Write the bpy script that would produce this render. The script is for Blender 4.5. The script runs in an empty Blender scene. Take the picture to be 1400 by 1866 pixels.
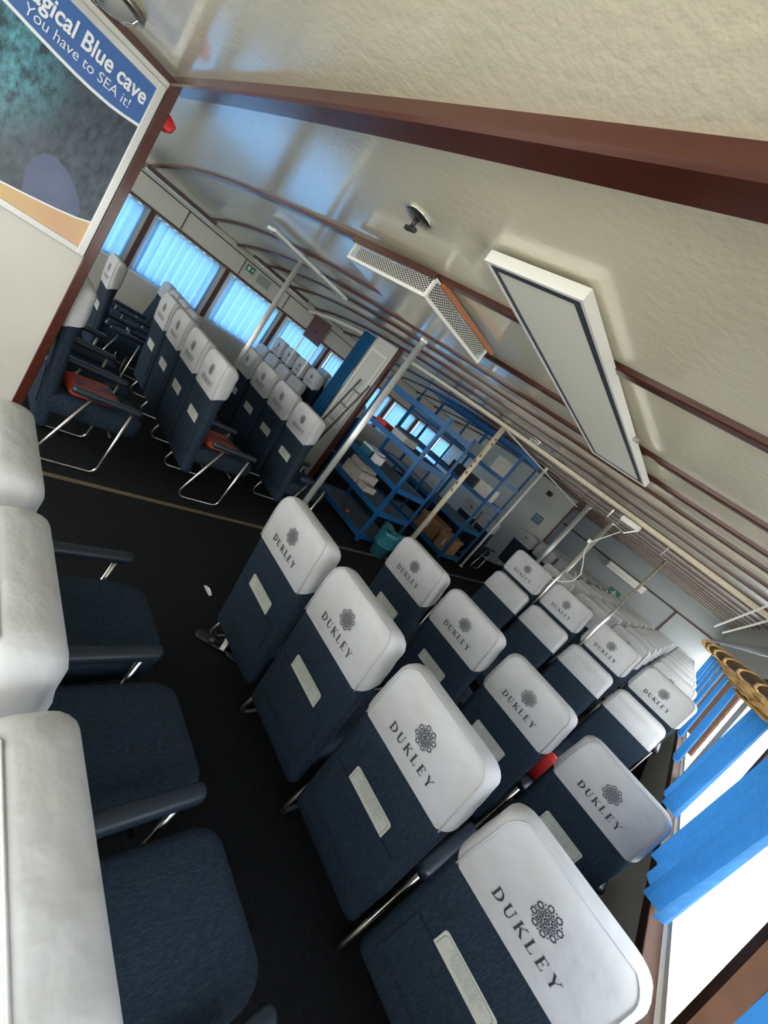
import bpy, bmesh, math, random
from mathutils import Vector, Matrix
PI = math.pi
random.seed(7)
C = bpy.context.scene.collection
S = bpy.context.scene

# ---------------------------------------------------------------- camera, world, sun, exposure
cam_d = bpy.data.cameras.new('camera'); cam = bpy.data.objects.new('camera', cam_d); C.objects.link(cam)
S.camera = cam
R = ((0.547634147034147, 0.5758684796806507, 0.6070192213693583),
     (0.6047099343705536, 0.22901180404247257, -0.7628102574570708),
     (-0.5782929502208433, 0.7848114982073453, -0.22281870658620573))
m = Matrix.Identity(4)
for i in range(3):
    m[i][0] = R[0][i]; m[i][1] = -R[1][i]; m[i][2] = -R[2][i]
m[2][3] = 1.8
cam.matrix_world = m
cam_d.sensor_fit = 'HORIZONTAL'; cam_d.sensor_width = 36; cam_d.lens = 36*771.5/1400
cam_d.clip_start = 0.02; cam_d.clip_end = 200

W = bpy.data.worlds.new('world'); S.world = W; W.use_nodes = True
wn = W.node_tree.nodes; wl = W.node_tree.links
bg = wn['Background']
tc = wn.new('ShaderNodeTexCoord'); sep = wn.new('ShaderNodeSeparateXYZ'); cr = wn.new('ShaderNodeValToRGB')
wl.new(tc.outputs['Generated'], sep.inputs[0]); 
mr = wn.new('ShaderNodeMapRange'); mr.inputs['From Min'].default_value = -1; mr.inputs['From Max'].default_value = 1
wl.new(sep.outputs['Z'], mr.inputs['Value']); wl.new(mr.outputs[0], cr.inputs[0])
e = cr.color_ramp.elements
e[0].position = 0.0; e[0].color = (0.90, 0.88, 0.78, 1)
e[1].position = 1.0; e[1].color = (0.75, 0.85, 1.0, 1)
x = e.new(0.47); x.color = (0.80, 0.82, 0.78, 1)
x = e.new(0.5); x.color = (1.0, 0.98, 0.92, 1)
x = e.new(0.65); x.color = (0.95, 0.97, 0.98, 1)
wl.new(cr.outputs[0], bg.inputs['Color'])
bg.inputs['Strength'].default_value = 6.0

sun_d = bpy.data.lights.new('sun', 'SUN'); sun_d.energy = 3.0; sun_d.angle = math.radians(1.5); sun_d.color = (1, 0.93, 0.82)
sun = bpy.data.objects.new('sun', sun_d); C.objects.link(sun)
sun.rotation_euler = Vector((-0.20, 0.05, -0.97)).to_track_quat('-Z', 'Y').to_euler()

def portal(name, loc, sx, sy, direction):
    d = bpy.data.lights.new(name, 'AREA'); d.shape = 'RECTANGLE'; d.size = sx; d.size_y = sy
    d.cycles.is_portal = True
    o = bpy.data.objects.new(name, d); C.objects.link(o); o.location = loc
    o.rotation_euler = Vector(direction).to_track_quat('-Z', 'Z').to_euler()
    return o
portal('window_daylight_right', (0.66, 5.0, 1.35), 18.5, 1.1, (-1, 0, 0))
portal('open_stern_daylight', (-3.4, -2.9, 1.3), 7.6, 2.4, (0, 1, 0))  # unseen stern end, left open to let daylight in from behind the camera

S.view_settings.view_transform = 'Standard'; S.view_settings.look = 'None'
S.view_settings.gamma = 1; S.view_settings.use_curve_mapping = False
S.view_settings.exposure = 0.62
S.cycles.max_bounces = 10; S.cycles.diffuse_bounces = 5; S.cycles.glossy_bounces = 4; S.cycles.transmission_bounces = 6
S.cycles.sample_clamp_indirect = 8

# ---------------------------------------------------------------- materials
def mat(name, col, rough=0.6, metal=0.0, noise=None, bump=None, spec=0.5, trans=0.0, coat=0.0, stripes=None):
    """noise=(scale, amount 0..1, second colour)  bump=(scale, strength, distance)"""
    M = bpy.data.materials.new(name); M.use_nodes = True
    n = M.node_tree.nodes; l = M.node_tree.links
    b = n['Principled BSDF']
    b.inputs['Base Color'].default_value = (*col, 1); b.inputs['Roughness'].default_value = rough
    b.inputs['Metallic'].default_value = metal; b.inputs['Specular IOR Level'].default_value = spec
    if coat: b.inputs['Coat Weight'].default_value = coat; b.inputs['Coat Roughness'].default_value = 0.12
    t = n.new('ShaderNodeTexCoord')
    if noise:
        nz = n.new('ShaderNodeTexNoise'); nz.inputs['Scale'].default_value = noise[0]; nz.inputs['Detail'].default_value = 4
        if stripes:
            mq = n.new('ShaderNodeMapping'); mq.inputs['Scale'].default_value = stripes; l.new(t.outputs['Object'], mq.inputs['Vector']); l.new(mq.outputs[0], nz.inputs['Vector'])
        else: l.new(t.outputs['Object'], nz.inputs['Vector'])
        r = n.new('ShaderNodeMapRange'); r.inputs['From Min'].default_value = 0.4; r.inputs['From Max'].default_value = 0.75
        r.inputs['To Max'].default_value = noise[1]; l.new(nz.outputs[0], r.inputs['Value'])
        mx = n.new('ShaderNodeMix'); mx.data_type = 'RGBA'
        mx.inputs['A'].default_value = (*col, 1); mx.inputs['B'].default_value = (*noise[2], 1)
        l.new(r.outputs[0], mx.inputs['Factor']); l.new(mx.outputs['Result'], b.inputs['Base Color'])
    if bump:
        nb = n.new('ShaderNodeTexNoise'); nb.inputs['Scale'].default_value = bump[0]; nb.inputs['Detail'].default_value = 3
        mp = n.new('ShaderNodeMapping'); l.new(t.outputs['Object'], mp.inputs['Vector']); l.new(mp.outputs[0], nb.inputs['Vector'])
        if stripes: mp.inputs['Scale'].default_value = stripes
        bp = n.new('ShaderNodeBump'); bp.inputs['Strength'].default_value = bump[1]; bp.inputs['Distance'].default_value = bump[2]
        l.new(nb.outputs[0], bp.inputs['Height']); l.new(bp.outputs[0], b.inputs['Normal'])
    if trans:
        tr = n.new('ShaderNodeBsdfTranslucent'); tr.inputs['Color'].default_value = (*[min(1, c*1.15) for c in col], 1)
        ms = n.new('ShaderNodeMixShader'); ms.inputs[0].default_value = trans
        out = n['Material Output']
        l.new(b.outputs[0], ms.inputs[1]); l.new(tr.outputs[0], ms.inputs[2]); l.new(ms.outputs[0], out.inputs['Surface'])
    return M

NAVY = mat('navy_upholstery', (0.0085, 0.018, 0.033), 0.85, noise=(240, 0.9, (0.024, 0.042, 0.064)), bump=(260, 0.6, 0.003), stripes=(1, 0.25, 0.16), spec=0.25)
COVER = mat('white_cotton_cover', (0.42, 0.435, 0.46), 0.8, noise=(5.5, 0.55, (0.34, 0.33, 0.30)), bump=(15, 0.7, 0.008), spec=0.2)
PRINT = mat('charcoal_print', (0.03, 0.033, 0.045), 0.8, spec=0.2)
ARM = mat('dark_vinyl_armrest', (0.014, 0.022, 0.036), 0.42, bump=(90, 0.2, 0.001))
CHROME = mat('brushed_steel_tube', (0.62, 0.60, 0.56), 0.28, 1.0, noise=(20, 0.5, (0.35, 0.33, 0.30)))
FRAME = mat('dark_steel_rail', (0.03, 0.03, 0.035), 0.5, 0.3)
CARD = mat('printed_safety_card', (0.55, 0.57, 0.53), 0.35, noise=(60, 0.5, (0.38, 0.40, 0.37)))
CARDLINE = mat('card_border_ink', (0.10, 0.13, 0.12), 0.6)
CEIL = mat('glossy_cream_ceiling_paint', (0.84, 0.78, 0.58), 0.22, noise=(1.3, 0.5, (0.78, 0.72, 0.54)), bump=(38, 0.5, 0.005), spec=0.8, coat=0.8)
WALL = mat('cream_wall_paint', (0.60, 0.59, 0.53), 0.42, noise=(2.5, 0.4, (0.52, 0.51, 0.46)), bump=(30, 0.2, 0.003))
GREYW = mat('grey_lower_wall_laminate', (0.55, 0.54, 0.49), 0.5, noise=(3, 0.5, (0.46, 0.45, 0.41)))
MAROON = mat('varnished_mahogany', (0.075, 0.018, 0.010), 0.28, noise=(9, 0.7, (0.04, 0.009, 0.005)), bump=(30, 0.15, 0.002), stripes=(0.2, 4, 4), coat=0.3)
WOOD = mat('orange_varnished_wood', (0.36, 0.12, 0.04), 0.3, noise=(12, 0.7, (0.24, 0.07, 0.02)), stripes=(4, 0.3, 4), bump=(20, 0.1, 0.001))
BROWN = mat('dark_brown_panel', (0.075, 0.032, 0.028), 0.5)
CARPET = mat('near_black_ribbed_carpet', (0.009, 0.010, 0.012), 0.95, noise=(60, 0.8, (0.018, 0.019, 0.020)), bump=(140, 0.8, 0.004), stripes=(0.3, 1.6, 1), spec=0.1)
TAN = mat('worn_brass_floor_strip', (0.16, 0.12, 0.075), 0.5, 0.2)
BLUE_M = mat('blue_painted_steel', (0.012, 0.12, 0.33), 0.38, noise=(9, 0.5, (0.006, 0.055, 0.18)))
BOARD = mat('grey_brown_shelf_board', (0.085, 0.08, 0.065), 0.6, noise=(7, 0.6, (0.05, 0.048, 0.04)))
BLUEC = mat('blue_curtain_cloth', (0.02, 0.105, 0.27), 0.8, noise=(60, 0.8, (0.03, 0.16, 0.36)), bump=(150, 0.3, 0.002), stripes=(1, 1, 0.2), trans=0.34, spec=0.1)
BLUEL = mat('daylit_blue_curtain_cloth', (0.105, 0.255, 0.47), 0.8, noise=(9, 0.6, (0.06, 0.18, 0.39)), bump=(150, 0.3, 0.002), trans=0.45, spec=0.1)  # same cloth as the right curtains, colour lightened to paint in daylight glow
TEAK = mat('teak_window_trim', (0.038, 0.016, 0.008), 0.6, noise=(12, 0.6, (0.06, 0.026, 0.011)), spec=0.12)
NAVYC = mat('navy_door_curtain_cloth', (0.012, 0.085, 0.20), 0.85, bump=(60, 0.3, 0.002), spec=0.1)
WHITEP = mat('white_gloss_paint', (0.78, 0.77, 0.72), 0.35)
PANELW = mat('white_light_panel', (0.80, 0.78, 0.68), 0.45)
CREAMP = mat('cream_pipe_paint', (0.66, 0.60, 0.45), 0.45, noise=(25, 0.5, (0.5, 0.42, 0.3)))
RUST = mat('rust_spot', (0.22, 0.085, 0.04), 0.8)
DGREY = mat('dark_grey_border', (0.045, 0.055, 0.07), 0.5)
BLACK = mat('black_plastic', (0.012, 0.012, 0.013), 0.4)
GREEN = mat('green_exit_sign', (0.02, 0.20, 0.10), 0.4)
PAPER = mat('paper_notice', (0.62, 0.60, 0.55), 0.7, noise=(9, 0.6, (0.5, 0.42, 0.33)))
GREYP = mat('grey_paper_notice', (0.33, 0.36, 0.36), 0.6)
ORANGE = mat('orange_lifejacket_fabric', (0.42, 0.055, 0.022), 0.75, bump=(30, 0.4, 0.006))
TEAL = mat('teal_bin_bag_plastic', (0.025, 0.17, 0.22), 0.3, bump=(22, 0.8, 0.02))
BIN = mat('dark_teal_bin', (0.015, 0.08, 0.10), 0.4)
CARDB = mat('brown_cardboard', (0.36, 0.20, 0.105), 0.85, noise=(6, 0.6, (0.27, 0.15, 0.075)))
WICKER = mat('golden_wicker', (0.46, 0.29, 0.11), 0.5, noise=(110, 1.0, (0.16, 0.085, 0.03)), bump=(80, 0.6, 0.004))
WICKD = mat('dark_wicker_rim', (0.045, 0.028, 0.016), 0.45)
ROPE = mat('white_cord', (0.75, 0.75, 0.68), 0.7)
RED = mat('red_plastic', (0.55, 0.02, 0.02), 0.4)
ALU = mat('aluminium_frame', (0.62, 0.62, 0.60), 0.35, 0.5)
GALV = mat('galvanised_pipe', (0.42, 0.44, 0.45), 0.35, 0.9)
SKIRT = mat('white_window_frame_paint', (0.80, 0.78, 0.68), 0.45)
LIGHTBLUE = mat('light_blue_notice', (0.10, 0.20, 0.28), 0.4)
PINK = mat('pink_plastic', (0.6, 0.05, 0.12), 0.4)
PBAND = mat('poster_blue_band', (0.045, 0.13, 0.36), 0.35)
PWHITE = mat('poster_white', (0.78, 0.80, 0.82), 0.35)
PORANGE = mat('poster_sand_area', (0.60, 0.37, 0.22), 0.35, noise=(4, 0.6, (0.62, 0.50, 0.16)))
PPURP = mat('poster_pale_water', (0.085, 0.11, 0.20), 0.35, noise=(5, 0.6, (0.15, 0.17, 0.27)))

def glass_mat():
    M = bpy.data.materials.new('clear_window_glass'); M.use_nodes = True
    n = M.node_tree.nodes; l = M.node_tree.links; n.remove(n['Principled BSDF'])
    tr = n.new('ShaderNodeBsdfTransparent'); gl = n.new('ShaderNodeBsdfGlossy'); gl.inputs['Roughness'].default_value = 0.03
    ms = n.new('ShaderNodeMixShader'); ms.inputs[0].default_value = 0.06
    l.new(tr.outputs[0], ms.inputs[1]); l.new(gl.outputs[0], ms.inputs[2]); l.new(ms.outputs[0], n['Material Output'].inputs['Surface'])
    return M
GLASS = glass_mat()
def lampglass():
    M = mat('milky_lamp_glass', (0.75, 0.76, 0.72), 0.08); M.node_tree.nodes['Principled BSDF'].inputs['Transmission Weight'].default_value = 0.5
    return M
LGLASS = lampglass()

def cave_mat():
    M = bpy.data.materials.new('poster_cave_photo'); M.use_nodes = True
    n = M.node_tree.nodes; l = M.node_tree.links; b = n['Principled BSDF']; b.inputs['Roughness'].default_value = 0.3
    t = n.new('ShaderNodeTexCoord')
    mp = n.new('ShaderNodeMapping'); mp.inputs['Scale'].default_value = (1, 3.2, 1.6); mp.inputs['Rotation'].default_value = (0.7, 0, 0)
    l.new(t.outputs['Object'], mp.inputs['Vector'])
    nz = n.new('ShaderNodeTexNoise'); nz.inputs['Scale'].default_value = 10; nz.inputs['Detail'].default_value = 10; nz.inputs['Roughness'].default_value = 0.65
    l.new(mp.outputs[0], nz.inputs['Vector'])
    r1 = n.new('ShaderNodeValToRGB'); r1.color_ramp.elements[0].position = 0.38; r1.color_ramp.elements[0].color = (0.012, 0.04, 0.055, 1)
    r1.color_ramp.elements[1].position = 0.66; r1.color_ramp.elements[1].color = (0.10, 0.34, 0.42, 1)
    l.new(nz.outputs[0], r1.inputs[0])
    r2 = n.new('ShaderNodeValToRGB'); r2.color_ramp.elements[0].position = 0.35; r2.color_ramp.elements[0].color = (0.022, 0.035, 0.048, 1)
    r2.color_ramp.elements[1].position = 0.8; r2.color_ramp.elements[1].color = (0.09, 0.12, 0.16, 1)
    l.new(nz.outputs[0], r2.inputs[0])
    # round teal water patch against dark rock
    dist = n.new('ShaderNodeVectorMath'); dist.operation = 'DISTANCE'; dist.inputs[1].default_value = (0, -0.14, 1.93)
    mp2 = n.new('ShaderNodeMapping'); mp2.inputs['Scale'].default_value = (0, 1, 1)
    l.new(t.outputs['Object'], mp2.inputs['Vector']); l.new(mp2.outputs[0], dist.inputs[0])
    ad = n.new('ShaderNodeMath'); ad.operation = 'MULTIPLY_ADD'; ad.inputs[1].default_value = 0.35; l.new(nz.outputs[0], ad.inputs[0]); l.new(dist.outputs['Value'], ad.inputs[2])
    rr = n.new('ShaderNodeMapRange'); rr.inputs['From Min'].default_value = 0.46; rr.inputs['From Max'].default_value = 0.62
    l.new(ad.outputs[0], rr.inputs['Value'])
    mx = n.new('ShaderNodeMix'); mx.data_type = 'RGBA'
    l.new(rr.outputs[0], mx.inputs['Factor']); l.new(r1.outputs[0], mx.inputs['A']); l.new(r2.outputs[0], mx.inputs['B'])
    l.new(mx.outputs['Result'], b.inputs['Base Color'])
    return M
CAVE = cave_mat()

# ---------------------------------------------------------------- helpers
def tag(o, label=None, cat=None, group=None, kind=None):
    if label: o['label'] = label
    if cat: o['category'] = cat
    if group: o['group'] = group
    if kind: o['kind'] = kind
    return o
def obj(name, bm, material, parent=None, smooth=False, loc=None):
    me = bpy.data.meshes.new(name)
    bmesh.ops.recalc_face_normals(bm, faces=bm.faces)
    bm.to_mesh(me); bm.free()
    if smooth:
        for p in me.polygons: p.use_smooth = True
    me.materials.append(material)
    o = bpy.data.objects.new(name, me); C.objects.link(o)
    if parent: o.parent = parent
    if loc: o.location = loc
    return o
def empty(name, loc=(0, 0, 0), rz=0):
    o = bpy.data.objects.new(name, None); C.objects.link(o); o.location = loc; o.rotation_euler = (0, 0, rz)
    o.empty_display_size = 0.1
    return o
def struct(name, bm, material, parent=None, smooth=False):
    o = obj(name, bm, material, parent, smooth)
    if not parent: o['kind'] = 'structure'
    return o
def box(bm, x0, x1, y0, y1, z0, z1, bev=0.0):
    v = [bm.verts.new(p) for p in ((x0, y0, z0), (x1, y0, z0), (x1, y1, z0), (x0, y1, z0), (x0, y0, z1), (x1, y0, z1), (x1, y1, z1), (x0, y1, z1))]
    f = [bm.faces.new([v[i] for i in q]) for q in ((0, 3, 2, 1), (4, 5, 6, 7), (0, 1, 5, 4), (1, 2, 6, 5), (2, 3, 7, 6), (3, 0, 4, 7))]
    if bev > 0:
        ed = list({e for ff in f for e in ff.edges})
        bmesh.ops.bevel(bm, geom=ed, offset=bev, segments=2, affect='EDGES', profile=0.5)
    return bm
def B(*a, **k): return box(bmesh.new(), *a, **k)
def obox(bm, c, sx, sy, sz, M3):
    q = bmesh.new(); box(q, -sx/2, sx/2, -sy/2, sy/2, -sz/2, sz/2)
    q.transform(Matrix.Translation(c) @ M3.to_4x4()); me = bpy.data.meshes.new('t'); q.to_mesh(me); q.free(); bm.from_mesh(me); bpy.data.meshes.remove(me)
def tube(bm, pts, r, n=8, closed=False, r2=None):
    pts = [Vector(p) for p in pts]; N = len(pts); rings = []
    up = None
    for i, p in enumerate(pts):
        a = pts[i-1] if (i > 0 or closed) else p; b = pts[(i+1) % N] if (i < N-1 or closed) else p
        d = (b-a).normalized()
        if up is None:
            up = Vector((0, 0, 1)) if abs(d.z) < 0.9 else Vector((1, 0, 0))
        s = d.cross(up).normalized(); up = s.cross(d).normalized()
        rr = r if r2 is None else r+(r2-r)*i/(N-1)
        rings.append([bm.verts.new(p+(s*math.cos(2*PI*k/n)+up*math.sin(2*PI*k/n))*rr) for k in range(n)])
    for i in range(N if closed else N-1):
        a = rings[i]; b = rings[(i+1) % N]
        for k in range(n): bm.faces.new((a[k], a[(k+1) % n], b[(k+1) % n], b[k]))
    if not closed:
        bm.faces.new(rings[0][::-1]); bm.faces.new(rings[-1])
    return bm
def T(pts, r, n=8, **k): return tube(bmesh.new(), pts, r, n, **k)
def lathe(bm, prof, n=24, c=(0, 0, 0), axis='z', cap=True):
    rings = []
    for r, z in prof:
        ring = []
        for k in range(n):
            a = 2*PI*k/n; ring.append(bm.verts.new((c[0]+r*math.cos(a), c[1]+r*math.sin(a), c[2]+z)))
        rings.append(ring)
    for a, b in zip(rings, rings[1:]):
        for k in range(n): bm.faces.new((a[k], a[(k+1) % n], b[(k+1) % n], b[k]))
    if cap:
        bm.faces.new(rings[0][::-1]); bm.faces.new(rings[-1])
    return bm
def rrect(hx, y0, y1, r, n=4, cx=0):
    out = []
    r = min(r, hx*0.99, (y1-y0)*0.499)
    for cx_, cy_, a0 in ((hx-r, y0+r, -PI/2), (hx-r, y1-r, 0), (-hx+r, y1-r, PI/2), (-hx+r, y0+r, PI)):
        for i in range(n+1):
            a = a0+PI/2*i/n; out.append((cx+cx_+r*math.cos(a), cy_+r*math.sin(a)))
    return out
def loft(secs, bm=None, cap0=True, cap1=True):
    """secs: list of (z, [(x,y)..])"""
    bm = bm or bmesh.new()
    rings = [[bm.verts.new((x, y, z)) for x, y in s] for z, s in secs]
    for a, b in zip(rings, rings[1:]):
        n = len(a)
        for k in range(n): bm.faces.new((a[k], a[(k+1) % n], b[(k+1) % n], b[k]))
    if cap0: bm.faces.new(rings[0][::-1])
    if cap1: bm.faces.new(rings[-1])
    return bm
def stroke(bm, pts, w, M=None):
    """flat poly line in local (u,v) with widths; M maps (u,v) -> Vector"""
    prev = None
    for i, (u, v) in enumerate(pts):
        a = pts[max(i-1, 0)]; b = pts[min(i+1, len(pts)-1)]
        dx, dy = b[0]-a[0], b[1]-a[1]; L = math.hypot(dx, dy) or 1
        ww = w if not isinstance(w, (list, tuple)) else w[i]
        nx, ny = -dy/L*ww/2, dx/L*ww/2
        cur = (bm.verts.new(M(u+nx, v+ny)), bm.verts.new(M(u-nx, v-ny)))
        if prev: bm.faces.new((prev[0], prev[1], cur[1], cur[0]))
        prev = cur
def poly(bm, pts, M): bm.faces.new([bm.verts.new(M(u, v)) for u, v in pts])
def dup(o, parent=None):
    c = o.copy(); C.objects.link(c)
    if parent is not None: c.parent = parent
    for ch in list(o.children): dup(ch, c)
    return c
def textmesh(name, body, size, material, M4, parent=None, bold=0.0, spacing=1.0, extrude=0.0008):
    cu = bpy.data.curves.new(name, 'FONT'); cu.body = body; cu.size = size; cu.offset = bold; cu.space_character = spacing; cu.extrude = extrude
    tmp = bpy.data.objects.new('tmp', cu); C.objects.link(tmp)
    dg = bpy.context.evaluated_depsgraph_get(); me = bpy.data.meshes.new_from_object(tmp.evaluated_get(dg))
    bpy.data.objects.remove(tmp); bpy.data.curves.remove(cu)
    me.transform(M4); me.materials.clear(); me.materials.append(material)
    o = bpy.data.objects.new(name, me); C.objects.link(o)
    if parent: o.parent = parent
    return o

# ---------------------------------------------------------------- setting
XL, XR, Y0, Y1 = -7.4, 0.62, -3.0, 14.5
XC = -3.5
def cz(x, y):
    d = x-XC
    s = 0.005*d*d if d > 0 else 0.0095*d*d+0.0006*d**4
    return 2.35+0.02*max(-0.5, min(y, 11))-s
def ceiling():
    bm = bmesh.new(); nx, ny = 36, 36; g = []
    for i in range(nx+1):
        x = XL-0.1+(XR+0.05-XL)*i/nx; row = []
        for j in range(ny+1):
            y = Y0+(Y1-Y0)*j/ny; row.append(bm.verts.new((x, y, cz(x, y))))
        g.append(row)
    for i in range(nx):
        for j in range(ny): bm.faces.new((g[i][j], g[i][j+1], g[i+1][j+1], g[i+1][j]))
    r = bmesh.ops.extrude_face_region(bm, geom=list(bm.faces))
    for v in r['geom']:
        if isinstance(v, bmesh.types.BMVert): v.co.z += 0.08
    return struct('ceiling', bm, CEIL, smooth=False)
cei = ceiling()
for p in cei.data.polygons: p.use_smooth = abs(p.normal.z) > 0.8
struct('floor', B(XL-0.1, XR+0.15, Y0, Y1, -0.08, 0.0), CARPET)
struct('trim_1', B(-3.03, -2.99, -2.9, 9.5, 0.0, 0.006), TAN)
struct('floor_platform_right', B(-1.86, XR, 4.56, Y1, 0.0, 0.26, bev=0.01), CARPET)
struct('floor_platform_left', B(XL, -5.55, 4.07, Y1, 0.0, 0.26, bev=0.01), CARPET)

# transverse battens under the ceiling
def batten(y, w, h, name, x0=XL, x1=XR-0.12, material=MAROON, off=0.0):
    bm = bmesh.new(); n = 30; prev = None
    for i in range(n+1):
        x = x0+(x1-x0)*i/n; z = cz(x, y)-off+0.002
        ring = [bm.verts.new(p) for p in ((x, y-w/2, z), (x, y-w/2, z-h*0.8), (x, y-w/2+h*0.15, z-h), (x, y+w/2-h*0.15, z-h), (x, y+w/2, z-h*0.8), (x, y+w/2, z))]
        if prev:
            for k in range(6): bm.faces.new((prev[k], prev[(k+1) % 6], ring[(k+1) % 6], ring[k]))
        else: bm.faces.new(ring)
        prev = ring
    bm.faces.new(prev[::-1])
    return struct(name, bm, material)
batten(0.605, 0.075, 0.045, 'trim_2', x0=-3.2)
k = 3
for y in [1.46, 2.33, 2.85, 3.3, 3.85, 4.5, 5.3, 6.2, 7.1, 8.0, 8.9, 9.8, 10.7, 11.6, 12.5, 13.4]:
    batten(y, 0.045 if y < 5 else 0.07, 0.025, 'trim_%d' % k); k += 1
beam = batten(4.42, 0.05, 0.04, 'trim_%d' % k, material=CREAMP, off=0.10); k += 1

# left wall with five window openings
LW = [(-0.45, 0.50), (0.66, 1.66), (1.82, 2.79), (3.0, 3.95), (4.15, 5.1), (5.3, 6.25), (6.45, 7.4), (7.6, 8.55), (8.75, 9.7), (9.9, 10.85), (11.05, 12.0), (12.2, 13.15)]
zb, zt = 0.93, 1.69
struct('wall_left', B(XL-0.10, XL, Y0, Y1, 0, zb-0.03), GREYW)
struct('wall_left_upper', B(XL-0.10, XL, Y0, Y1, zt+0.02, 2.42), WALL)
bm = bmesh.new()
ys = [Y0]+[v for a in LW for v in a]+[Y1]
for i in range(0, len(ys), 2):
    box(bm, XL-0.10, XL-0.01, ys[i], ys[i+1], zb-0.03, zt+0.02)
struct('wall_left_piers', bm, SKIRT)
for i, (a, b) in enumerate(LW):
    w = empty('window_%d' % (i+1), (XL-0.05, (a+b)/2, (zb+zt)/2)); w['kind'] = 'structure'
    h = (b-a)/2; hz = (zt-zb)/2
    bm = bmesh.new()
    box(bm, -0.02, 0.045, -h-0.0, h+0.0, -hz-0.03, -hz+0.025); box(bm, -0.02, 0.045, -h, h, hz, hz+0.025)
    box(bm, -0.02, 0.045, -h, -h+0.02, -hz, hz); box(bm, -0.02, 0.045, h-0.02, h, -hz, hz)
    obj('window_frame', bm, SKIRT, w)
    obj('pane', B(-0.025, -0.021, -h, h, -hz, hz), GLASS, w)
bm = bmesh.new()
for i in range(len(LW)-1):
    y = (LW[i][1]+LW[i+1][0])/2; tmp = struct('trim_%d' % k, B(XL-0.009, XL+0.012, y-0.02, y+0.045, zb-0.02, zt+0.06), BROWN); k += 1
bm.free()
struct('trim_%d' % k, B(XL, XL+0.03, Y0, Y1, zt+0.045, zt+0.075), BROWN); k += 1
struct('trim_%d' % k, B(XL, XL+0.012, Y0, Y1, 2.035, 2.05), BLACK); k += 1
for y in (2.1, 3.05, 3.95, 5.0):
    struct('trim_%d' % k, B(XL, XL+0.008, y, y+0.012, zt+0.08, 2.04), DGREY); k += 1

# right wall, leaning inboard above the sill
def XRz(z): return 0.60-0.13*(z-0.85)
struct('wall_right', B(XR, XR+0.08, Y0, Y1, 0, 0.80), GREYW)
struct('trim_%d' % k, B(XR-0.045, XR+0.02, Y0, Y1, 0.78, 0.835, bev=0.004), TEAK); k += 1
struct('window_sill_right', B(XR+0.02, XR+0.16, Y0, Y1, 0.79, 0.83), WHITEP)
def leanbox(bm, y0, y1, z0, z1, t0, t1):
    vs = []
    for z in (z0, z1):
        for xo in (t0, t1):
            for y in (y0, y1): vs.append(bm.verts.new((XRz(z)+0.05+xo, y, z)))
    for q in ((0, 1, 3, 2), (4, 6, 7, 5), (0, 4, 5, 1), (2, 3, 7, 6), (0, 2, 6, 4), (1, 5, 7, 3)): bm.faces.new([vs[i] for i in q])
    return bm
struct('wall_right_upper', leanbox(bmesh.new(), Y0, Y1, 1.74, 2.62, 0, 0.12), WALL)
MY = [-2.6, -0.9, 0.45, 1.72, 3.02, 4.45, 5.6, 6.7, 7.8, 8.9, 10.0, 11.1, 12.2, 13.3]
for y in MY:
    wd = 0.07 if y < 5 else 0.035
    struct('trim_%d' % k, leanbox(bmesh.new(), y-wd/2, y+wd/2, 0.83, 1.76, -0.01, 0.06), TEAK); k += 1
for i in range(len(MY)-1):
    a, b = MY[i], MY[i+1]
    w = empty('window_%d' % (len(LW)+1+i), (0, 0, 0)); w['kind'] = 'structure'
    w.location = (XRz(1.3)+0.05, (a+b)/2, 1.3)
    bm = leanbox(bmesh.new(), a+0.035, b-0.035, 0.84, 0.87, 0.0, 0.05); leanbox(bm, a+0.035, b-0.035, 1.70, 1.74, 0.0, 0.05)
    bm.transform(Matrix.Translation(-w.location)); obj('window_frame', bm, SKIRT, w)
    bm = leanbox(bmesh.new(), a+0.035, b-0.035, 0.87, 1.70, 0.045, 0.049); bm.transform(Matrix.Translation(-w.location)); obj('pane', bm, GLASS, w)

# far end wall and cross bulkheads
struct('wall_front', B(XL-0.1, XR+0.1, Y1, Y1+0.08, 0, 2.75), mat('pale_blue_grey_wall_paint', (0.33, 0.37, 0.40), 0.3, noise=(2, 0.4, (0.28, 0.31, 0.33))))
struct('trim_%d' % k, B(XL, XR, Y1-0.02, Y1, 1.98, 2.03), BROWN); k += 1
struct('trim_%d' % k, B(-0.7, -0.65, Y1-0.02, Y1, 0.3, 2.0), BROWN); k += 1
struct('wall_back', B(XL-0.1, XR+0.1, Y0-0.08, Y0, 0, 0.85), WALL)
struct('wall_bulkhead_sign', B(XL, -3.46, 10.6, 10.66, 0, 2.55), WALL)
struct('trim_%d' % k, B(-3.46, -3.42, 10.57, 10.69, 0, 2.53), MAROON); k += 1
# partition with the poster
struct('wall_poster_partition', B(-3.24, -3.19, Y0, 0.57, 0, 2.35), WALL)
struct('trim_%d' % k, B(-3.25, -3.175, 0.57, 0.62, 0, 2.355, bev=0.004), MAROON); k += 1
struct('trim_%d' % k, B(-3.19, -3.165, Y0, 0.58, 2.325, 2.355), BROWN); k += 1
# door bulkhead
struct('wall_door_bulkhead', B(-5.26, -4.70, 4.27, 4.31, 0, 2.34), WALL)
struct('trim_%d' % k, B(-4.70, -4.66, 4.25, 4.33, 0, 2.37, bev=0.003), MAROON); k += 1
# doorway pillar wall in front of the far right windows
struct('wall_right_pier', leanbox(bmesh.new(), 4.30, 4.6, 0.83, 1.76, -0.02, 0.07), WALL)

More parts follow.
